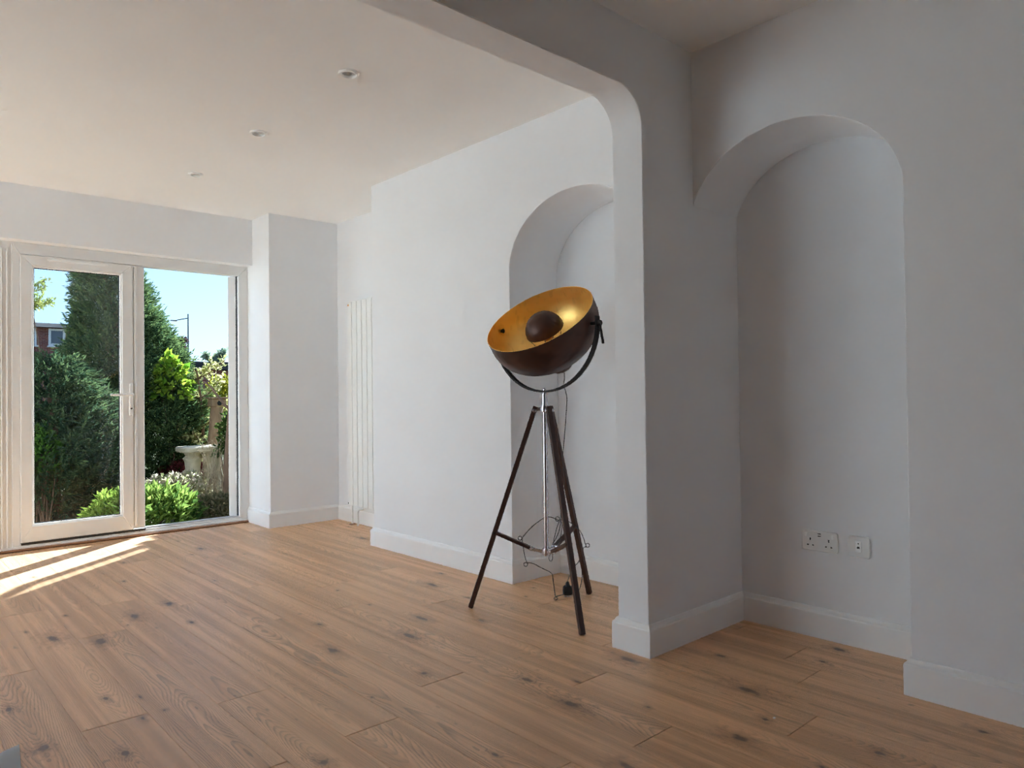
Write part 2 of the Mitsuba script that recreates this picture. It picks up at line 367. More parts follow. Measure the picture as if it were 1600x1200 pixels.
def sash(parent, x0, x1, z0, z1, wl, wr, wb, wt, y0):
    put('sash', mitred(x0, x1, z0, z1, wl, wr, wb, wt, y0, y0 + 0.065), 'm_upvc', parent)
    gx0, gx1, gz0, gz1 = x0 + wl, x1 - wr, z0 + wb, z1 - wt
    put('bead', mitred(gx0 - 0.002, gx1 + 0.002, gz0 - 0.002, gz1 + 0.002, 0.014, 0.014, 0.014, 0.014, y0 + 0.012, y0 + 0.03, 0.005), 'm_trim', parent)
    put('gasket', mitred(gx0 + 0.010, gx1 - 0.010, gz0 + 0.010, gz1 - 0.010, 0.006, 0.006, 0.006, 0.006, y0 + 0.026, y0 + 0.034, 0.0), 'm_black', parent)
    put('pane', box(gx0 + 0.008, gx1 - 0.008, y0 + 0.030, y0 + 0.0302, gz0 + 0.008, gz1 - 0.008), 'm_pane', parent)

struct('trim_2', mitred(0.795, XP, -0.02, ZL, 0.047, 0.072, 0.066, 0.078, YF, 5.80), 'm_upvc', label='white door frame')
put('track', cat([box(1.60, 2.298, 5.742, 5.758, 0.046, 0.056, 0.002), box(1.60, 2.298, 5.775, 5.80, 0.046, 0.054, 0.002)]), 'm_alu', 'trim_2', label='grey metal threshold strip')
put('seal', cat([box(0.845, 1.604, YF - 0.006, YF + 0.01, 0.036, 0.049), box(2.288, 2.297, 5.745, 5.80, 0.056, 1.955)]), 'm_black', 'trim_2', label='black rubber seal')
put('jamb_bead', box(2.292, 2.304, 5.722, 5.745, 0.05, 1.955, 0.003), 'm_trim', 'trim_2')
put('sill', box(-0.93, XP, 5.715, 5.735, 0.0, 0.030, 0.004), 'm_upvc', 'trim_2')
labels['door_1'] = {'label': 'closed white glazed garden door, left of the pair', 'kind': 'structure'}
sash('door_1', 0.842, 1.524, 0.052, 1.955, 0.066, 0.072, 0.105, 0.067, 5.718)
put('astragal', cat([box(1.524, 1.604, 5.736, 5.785, 0.056, 1.957, 0.004), box(1.532, 1.549, 5.720, 5.740, 0.075, 1.950, 0.004)]), 'm_upvc', 'door_1')
put('vent', box(0.994, 1.362, 5.706, 5.719, 1.924, 1.944, 0.005), 'm_trim', 'door_1', label='slim white trickle vent')
hd = put('handle', box(1.494, 1.521, 5.708, 5.719, 0.868, 1.103, 0.005), 'm_trim', 'door_1', label='white lever handle on a long plate')
put('lever', cat([rod((1.508, 5.715, 1.021), (1.508, 5.668, 1.021), 0.009, 14), tube(smooth_path([(1.510, 5.668, 1.021), (1.49, 5.664, 1.022), (1.42, 5.664, 1.020), (1.362, 5.668, 1.022)], 4), np.linspace(0.010, 0.0075, 16), 12)]), 'm_trim', hd, True)
put('keyhole', lathe([(0, 0), (0.006, 0), (0.006, 0.004), (0, 0.004)], (1.508, 5.7085, 0.922), (0, -1, 0), 16), 'm_black', hd)
# the open leaf, swung out past a right angle
labels['door_2'] = {'label': 'open white glazed garden door, seen edge on beside the right jamb', 'kind': 'structure'}
n0 = set(scene)
sash('door_2', 0.0, 0.70, 0.052, 1.955, 0.072, 0.072, 0.105, 0.067, 0.0)
d = np.array([0.587, 0.809]); d /= np.linalg.norm(d)
M = np.eye(4); M[:3, 0] = [d[0], d[1], 0]; M[:3, 1] = [-d[1], d[0], 0]; M[:3, 3] = [2.292, 5.765, 0]
for k in [k for k in scene if k not in n0]: scene[k]['to_world'] = T(M)
for z in (0.35, 1.75):
    put('hinge', rod((2.290, 5.770, z - 0.05), (2.290, 5.770, z + 0.05), 0.008, 12, 0.002), 'm_trim', 'door_2', True)
# the next frame to the left, of which only the jamb shows
struct('window_1', mitred(-0.93, 0.733, -0.02, ZL, 0.06, 0.06, 0.066, 0.078, YF, 5.80), 'm_upvc', label='white glazed frame left of the garden doors, its right jamb in view')
put('coupling', cat([box(0.733, 0.795, 5.738, 5.80, -0.02, ZL), box(0.736, 0.748, 5.724, 5.74, 0.02, 1.99, 0.005), box(0.766, 0.778, 5.724, 5.74, 0.02, 1.99, 0.005)]), 'm_upvc', 'window_1')
for a, b in ((-0.87, -0.10), (-0.10, 0.673)):
    sash('window_1', a, b, 0.052, 1.955, 0.062, 0.062, 0.09, 0.067, 5.722)
# front window
struct('window_2', cat([mitred(FWX0, FWX1, FWZ0, FWZ1, 0.06, 0.06, 0.06, 0.06, YB - 0.16, YB - 0.09), box(-0.04, 0.04, YB - 0.16, YB - 0.09, FWZ0, FWZ1)]), 'm_upvc', label='front window')
put('pane', box(FWX0 + 0.05, FWX1 - 0.05, YB - 0.125, YB - 0.1248, FWZ0 + 0.05, FWZ1 - 0.05), 'm_pane', 'window_2')

# wide sliding doors in the left wall of the far room
lw = [(LY0, (LY0 + LY1) / 2), ((LY0 + LY1) / 2, LY1)]
def mitred_y(y0, y1, z0, z1, w, x0, x1):
    o = [(y0, z0), (y1, z0), (y1, z1), (y0, z1)]; i = [(y0 + w, z0 + w), (y1 - w, z0 + w), (y1 - w, z1 - w), (y0 + w, z1 - w)]
    return cat([prism([o[k], o[(k + 1) % 4], i[(k + 1) % 4], i[k]], x0, x1, 0.004, 'yz') for k in range(4)])
labels['window_3'] = {'label': 'wide glazed sliding doors in the left wall', 'kind': 'structure'}
for a, b in lw:
    put('sash', mitred_y(a, b, 0.0, LZ1, 0.06, XL - 0.11, XL - 0.04), 'm_upvc', 'window_3')
    put('pane', box(XL - 0.075, XL - 0.0748, a + 0.05, b - 0.05, 0.05, LZ1 - 0.05), 'm_pane', 'window_3')

# ------------------------------------------------------------------ downlights
for (x, y), w in zip(SPOTS, ('nearest the opening', 'in the middle of the row', 'nearest the garden doors')):
    t = thing('downlight', f'small round white recessed ceiling spotlight, {w}', 'ceiling light', 'recessed spotlights in the ceiling')
    put('ring', lathe([(0.031, 0.0), (0.031, -0.0035), (0.034, -0.0100), (0.041, -0.0095), (0.0445, -0.0045), (0.0445, 0.0), (0.031, 0.0)], (x, y, H), (0, 0, 1), 40), 'm_trim', t, 30)
    put('reflector', lathe([(0.0312, -0.001), (0.0265, 0.030), (0.0255, 0.034)], (x, y, H), (0, 0, 1), 40), 'm_trim', t, 30)
    put('bulb', lathe([(0.0, 0.020), (0.012, 0.022), (0.022, 0.029), (0.0256, 0.034), (0.0256, 0.06), (0.0, 0.06)], (x, y, H), (0, 0, 1), 32), 'm_lampface', t, 30)

# ------------------------------------------------------------------ radiator
rad = thing('radiator', 'tall white vertical flat panel radiator in the alcove', 'radiator')
xr = XA - 0.085
for k in range(6):
    y1 = 5.034 - k * 0.0722
    put('panel', box(xr, xr + 0.016, y1 - 0.0660, y1, 0.150, 1.722, 0.004), 'm_radiator', rad)
for z in (1.665, 0.165): put('header', box(xr + 0.016, xr + 0.045, 4.61, 5.030, z, z + 0.04, 0.004), 'm_radiator', rad)
for z in (1.700, 0.12): put('bracket', box(XA - 0.05, XA, 4.72, 4.80, z, z + 0.037, 0.003), 'm_radiator', rad)
put('convector', cat([box(XA - 0.040, XA - 0.034, 4.62, 4.93, 0.110, 1.735, 0.002)] + [box(XA - 0.060, XA - 0.036, 4.62 + 0.015 * q, 4.624 + 0.015 * q, 0.2, 1.728) for q in range(20)]), 'm_radiator', rad)
vl = put('valve', cat([rod((xr + 0.02, 5.020, 0.150), (xr + 0.02, 5.020, 0.168), 0.010, 12), rod((xr + 0.02, 5.030, 0.160), (xr + 0.02, 5.062, 0.160), 0.009, 12, 0.002)]), 'm_chrome', rad, 30, label='small chrome valve')
put('pipe', cat([rod((xr + 0.02, 5.010, 0.0), (xr + 0.02, 5.010, 0.155), 0.0075, 12)]), 'm_radiator', rad, 30)
put('pipe', tube(smooth_path([(xr + 0.02, 4.93, 0.0), (xr + 0.02, 4.93, 0.06), (xr + 0.02, 4.93, 0.10), (xr + 0.02, 4.905, 0.125), (xr + 0.02, 4.87, 0.13), (xr + 0.02, 4.83, 0.16)], 5), 0.0075, 12), 'm_radiator', rad, 30)
put('pipe_collar', lathe([(0.0, 0.0), (0.026, 0.0), (0.024, 0.006), (0.010, 0.010), (0.0, 0.010)], (xr + 0.02, 5.010, 0.0), (0, 0, 1), 20), 'm_bead', rad, 30, label='brown pipe collar')
put('vent_plug', lathe([(0.0, 0.004), (0.006, 0.004), (0.007, 0.0), (0.0, 0.0)], (xr, 5.012, 1.695), (-1, 0, 0), 16), 'm_orange', rad, 30, label='tiny orange bleed plug')

# ------------------------------------------------------------------ sockets in the near niche
def plate(t, y0, y1, z0, z1):
    P = [(y0 + 0.006, z0), (y1 - 0.006, z0), (y1, z0 + 0.006), (y1, z1 - 0.006), (y1 - 0.006, z1), (y0 + 0.006, z1), (y0, z1 - 0.006), (y0, z0 + 0.006)]
    put('plate', prism(P, XB2 - 0.0095, XB2, 0.003, 'yz'), 'm_socket', t)
xf = XB2 - 0.0095
def hole(t, y, z, w, h, name='pin_slot'):
    put(name, box(xf - 0.0004, xf + 0.002, y - w / 2, y + w / 2, z - h / 2, z + h / 2), 'm_black', t)
s1 = thing('double_socket', 'white double wall socket with two usb slots, left of the two plates in the niche', 'socket')
plate(s1, 1.273, 1.420, 0.347, 0.430)
for yc in (1.384, 1.309):
    hole(s1, yc, 0.394, 0.0055, 0.010)
    for dy in (-0.011, 0.011): hole(s1, yc + dy, 0.370, 0.0070, 0.0050)
for yc in (1.400, 1.293):
    put('switch', box(xf - 0.004, xf + 0.001, yc - 0.0065, yc + 0.0065, 0.402, 0.420, 0.002), 'm_trim', s1)
for zc in (0.409, 0.418): hole(s1, 1.347, zc, 0.013, 0.0040, 'usb_slot')
s2 = thing('telephone_socket', 'square white telephone wall plate, right of the double socket in the niche', 'socket')
plate(s2, 1.149, 1.235, 0.347, 0.430)
put('outlet', box(xf - 0.003, xf + 0.001, 1.180, 1.204, 0.368, 0.412, 0.002), 'm_trim', s2)
put('outlet_slot', cat([box(xf - 0.0034, xf, 1.187, 1.197, 0.382, 0.390), box(xf - 0.0034, xf, 1.190, 1.194, 0.399, 0.404)]), 'm_black', s2)

# ------------------------------------------------------------------ floor lamp
lamp = thing('floor_lamp', 'big tripod floor lamp with a dark brown bowl shade, gold inside, tilted upwards', 'floor lamp')
AX = np.array([2.370, 2.376, 0.0])
PV = AX + [0, 0, 1.302]                                    # pivot of the bowl
a_ = np.array([0.13184, -0.99127, 0.0]); n_ = np.array([-0.61793, -0.08218, 0.78193]); n_ -= a_ * np.dot(a_, n_); n_ /= np.linalg.norm(n_)
R, HR = 0.262, 0.0533
th = np.radians(np.linspace(0, 82, 30))
outer = [(R * math.cos(t), -0.200 * math.sin(t)) for t in th]
inner = [(r - 0.004, h + 0.002) if h > -0.16 else (max(r - 0.003, 0), h + 0.004) for r, h in outer]
prof = [(0.0, -0.1995)] + outer[::-1] + [(R, HR * 0.5), (R, HR - 0.001), (R - 0.001, HR)]
sh = put('shade', lathe(prof, PV, n_, 96), 'm_shade', lamp, 40, label='dark brown bowl shade')
profi = [(R - 0.0005, HR - 0.0008), (R - 0.0008, HR + 0.0012), (R - 0.0030, HR + 0.0012), (R - 0.0042, HR - 0.002), (R - 0.0042, HR * 0.5)] + inner + [(0.0, -0.1965)]
put('lining', lathe(profi, PV, n_, 96), 'm_gold', sh, 40, label='gold leaf inside of the bowl')
put('shade_cap', lathe([(0.064, -0.188), (0.062, -0.206), (0.057, -0.222), (0.046, -0.234), (0.0, -0.238)], PV, n_, 40), 'm_shade', sh, 35)
dt = np.radians(np.linspace(0, 90, 16))
put('reflector_dome', lathe([(0.088, 0.001), (0.090, 0.0)] + [(0.092 * math.cos(t), 0.092 * math.sin(t)) for t in dt[:-1]] + [(0.0, 0.092)], PV - n_ * 0.018, n_, 56), 'm_shade', sh, 40, label='brown dome hiding the bulb')
put('dome_inside', lathe([(0.0905 * math.cos(t), 0.0905 * math.sin(t)) for t in dt[:-1]] + [(0.0, 0.0905)], PV - n_ * 0.018, n_, 56), 'm_gold', sh, 40)
put('bulb_holder', cat([lathe([(0.0, -0.198), (0.022, -0.198), (0.022, -0.15), (0.015, -0.145), (0.0, -0.145)], PV, n_, 24), lathe([(0.012, -0.145), (0.028, -0.115), (0.032, -0.09), (0.024, -0.065), (0.0, -0.055)], PV, n_, 24)] + [rod(PV - n_ * 0.19 + v * 0.03, PV + v * 0.0875 - n_ * 0.018, 0.0022, 8) for v in (a_, np.cross(n_, a_) * 0.87 - a_ * 0.5, -np.cross(n_, a_) * 0.87 - a_ * 0.5)]), 'm_chrome', sh, 30, label='bulb and chrome holder behind the dome')
# yoke
RY, z_ = 0.295, np.array([0, 0, 1.0])
ts = np.radians(np.linspace(6, -186, 65)); w_ = np.cross(a_, z_); V, F = [], []
for i, t in enumerate(ts):
    e = a_ * math.cos(t) + z_ * math.sin(t)
    hw = 0.0135
    for rr, ww in ((RY - 0.004, -hw), (RY - 0.004, hw), (RY + 0.004, hw), (RY + 0.004, -hw)): V.append(PV + e * rr + w_ * ww)
for i in range(len(ts) - 1):
    for j in range(4):
        k = (j + 1) % 4
        F += [(i * 4 + j, i * 4 + k, i * 4 + 4 + k), (i * 4 + j, i * 4 + 4 + k, i * 4 + 4 + j)]
e = 4 * (len(ts) - 1); F += [(0, 2, 1), (0, 3, 2), (e, e + 1, e + 2), (e, e + 2, e + 3)]
ym = trimesh.Trimesh(np.array(V), np.array(F), process=False); ym.fix_normals()
put('yoke', ym, 'm_yoke', lamp, 30, label='black semicircular yoke')
for s in (1, -1):
    put('pivot_bolt', cat([rod(PV + a_ * s * 0.250, PV + a_ * s * 0.312, 0.0075, 14, 0.001), rod(PV + a_ * s * 0.2505, PV + a_ * s * 0.2425, 0.0105, 16, 0.002), rod(PV + a_ * s * 0.297, PV + a_ * s * 0.314, 0.0125, 16, 0.002)]), 'm_yoke', lamp, 30)
kc = PV + a_ * 0.306; kd_ = np.array([0.13, -0.09, -0.985])
put('clamp_lever', rod(kc - kd_ * 0.012, kc + kd_ * 0.092, 0.0058, 12, 0.0015), 'm_yoke', lamp, 30)
# pole, hub, legs
put('pole', cat([rod(AX + [0, 0, 0.262], AX + [0, 0, 0.93], 0.0105, 24, 0.001), rod(AX + [0, 0, 0.93], AX + [0, 0, 1.000], 0.0125, 24, 0.002), rod(AX + [0, 0, 0.998], AX + [0, 0, 1.022], 0.0075, 16, 0.003)]), 'm_chrome', lamp, 30, label='chrome centre pole')
feet = [np.array([2.150, 2.662, 0.0]), np.array([2.236, 2.037, 0.0]), np.array([2.723, 2.430, 0.0])]
hub = put('hub', lathe([(0.0, 0.912), (0.017, 0.912), (0.019, 0.916), (0.019, 0.938), (0.017, 0.942), (0.0, 0.942)], AX, (0, 0, 1), 28), 'm_chrome', lamp, 30, label='chrome tripod hub')
lug = put('lower_collar', lathe([(0.0, 0.256), (0.016, 0.256), (0.018, 0.260), (0.018, 0.284), (0.016, 0.288), (0.0, 0.288)], AX, (0, 0, 1), 28), 'm_chrome', lamp, 30, label='chrome spreader collar')
for ft in feet:
    o = ft - AX; o[2] = 0; L = np.linalg.norm(o); o /= L; sd = np.cross(o, z_)
    topp = AX + o * 0.042 + z_ * 0.938
    dirn = (ft - topp) / np.linalg.norm(ft - topp)
    ball = ft - dirn * 0.003
    put('leg', bar(topp, ball, 0.024, 0.021, sd, 0.002), 'm_leg', lamp, label='dark brown wooden leg')
    put('hub_lug', cat([bar(AX + o * 0.012 + z_ * 0.926, AX + o * 0.040 + z_ * 0.926, 0.010, 0.016, sd), rod(AX + o * 0.046 + z_ * 0.920 - sd * 0.017, AX + o * 0.046 + z_ * 0.920 + sd * 0.017, 0.0085, 14, 0.002)]), 'm_chrome', hub, 30)
    tt = (0.352 - topp[2]) / dirn[2]; at = topp + dirn * tt
    i0 = AX + o * 0.075 + z_ * 0.288
    put('spreader', bar(i0, at - o * 0.008, 0.024, 0.014, sd, 0.0015), 'm_leg', lamp)
    put('collar_lug', cat([bar(AX + o * 0.014 + z_ * 0.272, AX + o * 0.085 + z_ * 0.286, 0.009, 0.014, sd), rod(AX + o * 0.068 + z_ * 0.284 - sd * 0.0155, AX + o * 0.068 + z_ * 0.284 + sd * 0.0155, 0.008, 12, 0.002)]), 'm_chrome', lug, 30)
    put('spreader_bolt', rod(at - sd * 0.0155, at + sd * 0.0155, 0.006, 12, 0.001), 'm_yoke', lamp, 30)
drop = [(2.488,2.372,1.111),(2.492,2.365,1.090),(2.492,2.364,1.065),(2.488,2.365,1.038),(2.495,2.356,0.993),(2.494,2.356,0.921),(2.485,2.362,0.795),(2.478,2.367,0.711),(2.478,2.365,0.622),(2.479,2.362,0.562),(2.468,2.371,0.505),(2.464,2.373,0.398),(2.450,2.385,0.330),(2.433,2.399,0.288),(2.430,2.401,0.271)]
bundle = [(2.428,2.403,0.274),(2.444,2.387,0.348),(2.459,2.372,0.402),(2.465,2.366,0.378),(2.452,2.379,0.301),(2.434,2.397,0.271),(2.424,2.407,0.247),(2.421,2.410,0.223),(2.428,2.403,0.214),(2.433,2.398,0.229),(2.432,2.399,0.265)]
loop = [(2.512,2.333,0.376),(2.502,2.343,0.391),(2.487,2.358,0.400),(2.464,2.381,0.405),(2.461,2.384,0.400),(2.455,2.390,0.399),(2.451,2.394,0.405),(2.451,2.394,0.413),(2.454,2.391,0.419),(2.460,2.385,0.419),(2.464,2.381,0.414),(2.464,2.381,0.405),(2.436,2.409,0.418),(2.409,2.436,0.411),(2.381,2.464,0.383),(2.357,2.488,0.350),(2.340,2.505,0.320),(2.337,2.508,0.313),(2.333,2.512,0.311),(2.328,2.517,0.314),(2.326,2.519,0.320),(2.328,2.517,0.326),(2.333,2.512,0.329),(2.337,2.508,0.326),(2.339,2.506,0.320),(2.342,2.503,0.287),(2.348,2.497,0.236),(2.354,2.491,0.209),(2.357,2.488,0.199),(2.356,2.489,0.193),(2.352,2.493,0.188),(2.347,2.497,0.189),(2.345,2.500,0.195),(2.345,2.500,0.202),(2.349,2.496,0.206),(2.354,2.491,0.205),(2.371,2.474,0.203),(2.403,2.442,0.181),(2.434,2.411,0.158),(2.455,2.420,0.130),(2.500,2.455,0.060),(2.535,2.480,0.015),(2.549,2.484,0.006),(2.535,2.469,0.006),(2.519,2.458,0.006),(2.511,2.459,0.006),(2.516,2.471,0.006),(2.530,2.487,0.006),(2.546,2.497,0.006),(2.585,2.500,0.006),(2.630,2.491,0.006),(2.640,2.466,0.006)]
plugc = [(2.608,2.470,0.075),(2.615,2.462,0.105),(2.645,2.460,0.140),(2.671,2.449,0.170),(2.670,2.434,0.207),(2.672,2.415,0.241),(2.671,2.399,0.245),(2.660,2.395,0.253),(2.652,2.386,0.263),(2.647,2.374,0.269),(2.643,2.361,0.271),(2.637,2.350,0.268),(2.628,2.343,0.263),(2.615,2.339,0.261),(2.601,2.336,0.265),(2.583,2.338,0.308),(2.560,2.344,0.350),(2.539,2.349,0.367)]
plugc2 = [(2.661,2.439,0.170),(2.667,2.433,0.148),(2.690,2.450,0.079),(2.680,2.463,0.020),(2.660,2.470,0.006),(2.640,2.466,0.006)]
put('cable', cat([tube(smooth_path(q, 5), 0.0019, 6) for q in (drop, bundle, loop, plugc, plugc2)]), 'm_cable', lamp, True, label='thin dark curly cable')
pm = cat([box(-0.024, 0.024, -0.014, 0.014, 0.010, 0.055, 0.007), lathe([(0.013, 0.054), (0.009, 0.066), (0.005, 0.075), (0.0, 0.075)], (0, 0, 0), (0, 0, 1), 14)])
pm.apply_transform(trimesh.transformations.translation_matrix([2.608, 2.470, 0.0]) @ trimesh.transformations.rotation_matrix(-0.85, [0, 0, 1]))
pl = put('plug', pm, 'm_black', lamp, 30, label='black mains plug')
pp = cat([box(-0.004, 0.004, -0.002, 0.002, 0.0, 0.012), box(-0.015, -0.009, -0.003, 0.003, 0.0, 0.012), box(0.009, 0.015, -0.003, 0.003, 0.0, 0.012)])
pp.apply_transform(trimesh.transformations.translation_matrix([2.608, 2.470, 0.0]) @ trimesh.transformations.rotation_matrix(-0.85, [0, 0, 1]))
put('pin', pp, 'm_alu', pl)

# ------------------------------------------------------------------ small things on the floor
g = np.linspace(0, 1, 9); V = []
A0, A1, A2 = np.array([0.367, 2.528]), np.array([0.05, 2.291]), np.array([0.315, 2.10])
for s in g:
    for t in g:
        q = A0 + (A1 - A0) * s + (A2 - A0) * t
        z = 0.002 + 0.010 * meshkit.noise([q[0] * 9, q[1] * 9, 0.0]) * min(1, 6 * min(s + 0.05, t + 0.05)) + 0.012 * math.exp(-((s - t) / 0.25) ** 2) * min(1, 4 * (s + t))
        V.append((*q, z))
F = [(i * 9 + j, i * 9 + j + 1, i * 9 + j + 10, i * 9 + j + 9) for i in range(8) for j in range(8)]
put('dust_sheet', (np.array(V), np.array(F)), 'm_paper', None, True, 'corner of a pale grey sheet lying on the planks at the bottom left', 'sheet')
put('paint_flake', box(2.085, 2.093, 1.116, 1.123, 0.0, 0.003, 0.001), 'm_trim', None, False, 'tiny white paint flake on the planks in front of the near niche', 'paint flake')

# ------------------------------------------------------------------ garden
GZ = -0.15
struct('ground', box(-60, 80, -60, 130, GZ - 0.4, GZ), 'm_soil', label='garden soil')
struct('wall_boundary', box(-6.9, -6.6, -2, 14, GZ, 2.6), 'm_render', label='white rendered boundary wall')
struct('patio', box(-6.6, XL - 0.16, -2, 12, GZ, -0.06), 'm_patio', label='pale stone patio')
def unit(v): return v / (np.linalg.norm(v, axis=1, keepdims=True) + 1e-12)
def leaves(Pt, D, L, W, col, fold=0.25, jit=0.15):
    """folded pointed leaves at Pt along D; col: (n,3) base colours"""
    n = len(Pt); D = unit(D); up = unit(rng.normal(size=(n, 3)) + [0, 0, 1.2])
    S = unit(np.cross(D, up)); N = np.cross(S, D)
    L = np.broadcast_to(np.asarray(L, float), (n,))[:, None] * rng.uniform(0.7, 1.25, (n, 1)); W = np.broadcast_to(np.asarray(W, float), (n,))[:, None] * rng.uniform(0.75, 1.2, (n, 1))
    m = Pt + D * L * 0.45 + N * W * fold
    V = np.stack([Pt, m + S * W * 0.5, Pt + D * L - N * L * 0.08, m - S * W * 0.5, Pt + D * L * 0.45], 1).reshape(-1, 3)
    i = np.arange(n)[:, None] * 5
    F = np.vstack([i + [0, 1, 4], i + [1, 2, 4], i + [0, 4, 3], i + [4, 2, 3]])
    C = np.repeat(np.clip(col * rng.uniform(1 - jit, 1 + jit, (n, 1)), 0, 1), 5, 0)
    return V, F, C
def join(parts):
    V, F, C, k = [], [], [], 0
    for v, f, c in parts: V.append(v); F.append(f + k); C.append(c); k += len(v)
    return np.vstack(V), np.vstack(F), np.vstack(C)
def put_leaves(name, parts, parent, bsdf='m_leaf'):
    V, F, C = join(parts)
    return put(name, trimesh.Trimesh(V, F, process=False), bsdf, parent, False, kind='stuff', color=C)
def pick(c0, c1, n, k=1.0): return np.array(c0) + (np.array(c1) - np.array(c0)) * (rng.random((n, 1)) ** k)
def sphere_dirs(n): return unit(rng.normal(size=(n, 3)))

def conifer(label, cx, cy, prof, nspray, c0, c1, lean=(0, 0)):
    """prof: (z, radius) pairs"""
    t = thing('conifer', label, 'tree')
    z_, r_ = np.array(prof).T
    put('trunk', tube([(cx, cy, GZ - 0.05), (cx + lean[0] * 0.25, cy + lean[1] * 0.25, (z_[-1] + GZ) / 2), (cx + lean[0], cy + lean[1], z_[-1] - 0.1)], [0.09, 0.06, 0.015], 10), 'm_bark', t, True)
    z = rng.uniform(z_[0], z_[-1], nspray * 3); r = np.interp(z, z_, r_)
    k = rng.random(len(z)) < (r / r_.max()); z, r = z[k][:nspray], r[k][:nspray]; n = len(z)
    th = rng.uniform(0, 2 * np.pi, n)
    clump = meshkit.fbm(np.column_stack([np.cos(th) * 3.2, np.sin(th) * 3.2, z * 3.2]), 3)
    rr = r * (0.62 + 0.62 * clump) * rng.uniform(0.72, 1.03, n)
    f = ((z - z_[0]) / (z_[-1] - z_[0])) ** 2
    B = np.column_stack([cx + lean[0] * f + rr * np.cos(th), cy + lean[1] * f + rr * np.sin(th), z])
    O = unit(np.column_stack([np.cos(th), np.sin(th), rng.uniform(0.1, 0.9, n)]) + rng.normal(size=(n, 3)) * 0.25)
    SD = unit(np.cross(O, rng.normal(size=(n, 3)))); parts = []
    col = pick(c0, c1, n, 1.3)
    for s in range(11):
        q = s / 10; side = (-1) ** s
        parts.append(leaves(B + O * 0.13 * q * rng.uniform(0.7, 1.2, (n, 1)), O * (0.6 + 0.5 * q) + SD * side * (1 - 0.75 * q) + rng.normal(size=(n, 3)) * 0.15, 0.075 - 0.02 * q, 0.017, col))
    put_leaves('foliage', parts, t, 'm_conifer')
    return t

conifer('big dark green conifer close behind the closed garden door', 2.56, 9.42, [(-0.12, 0.50), (0.25, 0.74), (0.8, 0.78), (1.4, 0.62), (1.8, 0.47), (2.1, 0.36), (2.5, 0.28), (2.9, 0.12), (3.1, 0.02)], 10000, (0.055, 0.105, 0.050), (0.21, 0.28, 0.10), (-0.42, 0.38))
conifer('dark evergreen with low skirts beside the big conifer, left edge of the closed door', 1.52, 8.55, [(-0.12, 0.55), (0.3, 0.66), (0.8, 0.62), (1.15, 0.40), (1.42, 0.06)], 4000, (0.045, 0.090, 0.048), (0.15, 0.21, 0.085))

def shrub(name, label, cat_, c, rad, n, L, W, c0, c1, stems=14, up=0.6, k=1.0, parts_name='leaves'):
    c, rad = np.array(c, float), np.array(rad, float); t = thing(name, label, cat_)
    d = sphere_dirs(n); d[:, 2] = np.abs(d[:, 2]) * 1.0 - 0.25
    cl = meshkit.fbm(d * 2.6 + c, 3)
    P = c + d * rad * (0.5 + 0.75 * cl)[:, None] * rng.uniform(0.55, 1.05, (n, 1)) ** 0.6
    P[:, 2] = np.maximum(P[:, 2], GZ + 0.01)
    put_leaves(parts_name, [leaves(P, d + rng.normal(size=(n, 3)) * 0.6 + [0, 0, up], L, W, pick(c0, c1, n, k))], t)
    sm = []
    for i in range(stems):
        e = P[rng.integers(n)]; b = np.array([c[0] + rng.normal() * rad[0] * 0.12, c[1] + rng.normal() * rad[1] * 0.12, GZ - 0.02])
        sm.append(tube(smooth_path([b, (b + e) / 2 + rng.normal(size=3) * 0.03 + [0, 0, 0.08 * rad[2]], e], 3), np.linspace(0.009, 0.003, 9), 5))
    put('stems', cat(sm), 'm_bark', t, True, kind='stuff')
    return t

# foreground greenery just outside the threshold
shrub('leafy_shrub', 'bright green leafy shrub low in the open doorway, just outside the threshold', 'shrub', (1.90, 6.72, -0.03), (0.46, 0.38, 0.38), 2000, 0.090, 0.034, (0.06, 0.13, 0.03), (0.40, 0.52, 0.12))
shrub('leafy_shrub', 'yellow green shrub behind the lower right corner of the closed door pane', 'shrub', (1.62, 6.75, -0.02), (0.24, 0.24, 0.34), 1100, 0.055, 0.022, (0.16, 0.26, 0.04), (0.40, 0.50, 0.10))
shrub('leafy_shrub', 'fresh green climber low against the dark evergreen in the closed door', 'shrub', (1.36, 8.02, 0.40), (0.20, 0.16, 0.50), 900, 0.050, 0.034, (0.08, 0.20, 0.03), (0.18, 0.34, 0.06))
shrub('flowering_plant', 'pale flowering plant with cream and pink blooms behind the green shrub', 'plant', (2.50, 7.9, -0.05), (0.42, 0.38, 0.42), 2400, 0.042, 0.024, (0.36, 0.40, 0.16), (0.85, 0.70, 0.58))
shrub('flowering_plant', 'dark red leaved plant between the flowers and the stone pedestal', 'plant', (2.90, 8.75, 0.05), (0.36, 0.30, 0.34), 1300, 0.050, 0.026, (0.12, 0.02, 0.025), (0.34, 0.10, 0.09))
shrub('climbing_shrub', 'climber with large bright yellow green leaves on the right of the big conifer', 'shrub', (2.74, 8.78, 1.10), (0.20, 0.16, 0.50), 330, 0.095, 0.060, (0.14, 0.30, 0.03), (0.46, 0.54, 0.07), 3, 0.0)
shrub('leafy_shrub', 'bright yellow green bush at the top right of the open doorway', 'shrub', (3.98, 10.4, 0.86), (0.42, 0.36, 0.66), 2200, 0.065, 0.032, (0.26, 0.30, 0.03), (0.60, 0.52, 0.08))
shrub('ivy_shrub', 'dark ivy covered shrub at the right edge of the open doorway', 'shrub', (3.32, 7.75, 0.55), (0.42, 0.42, 0.85), 3800, 0.055, 0.036, (0.03, 0.06, 0.02), (0.12, 0.17, 0.04))
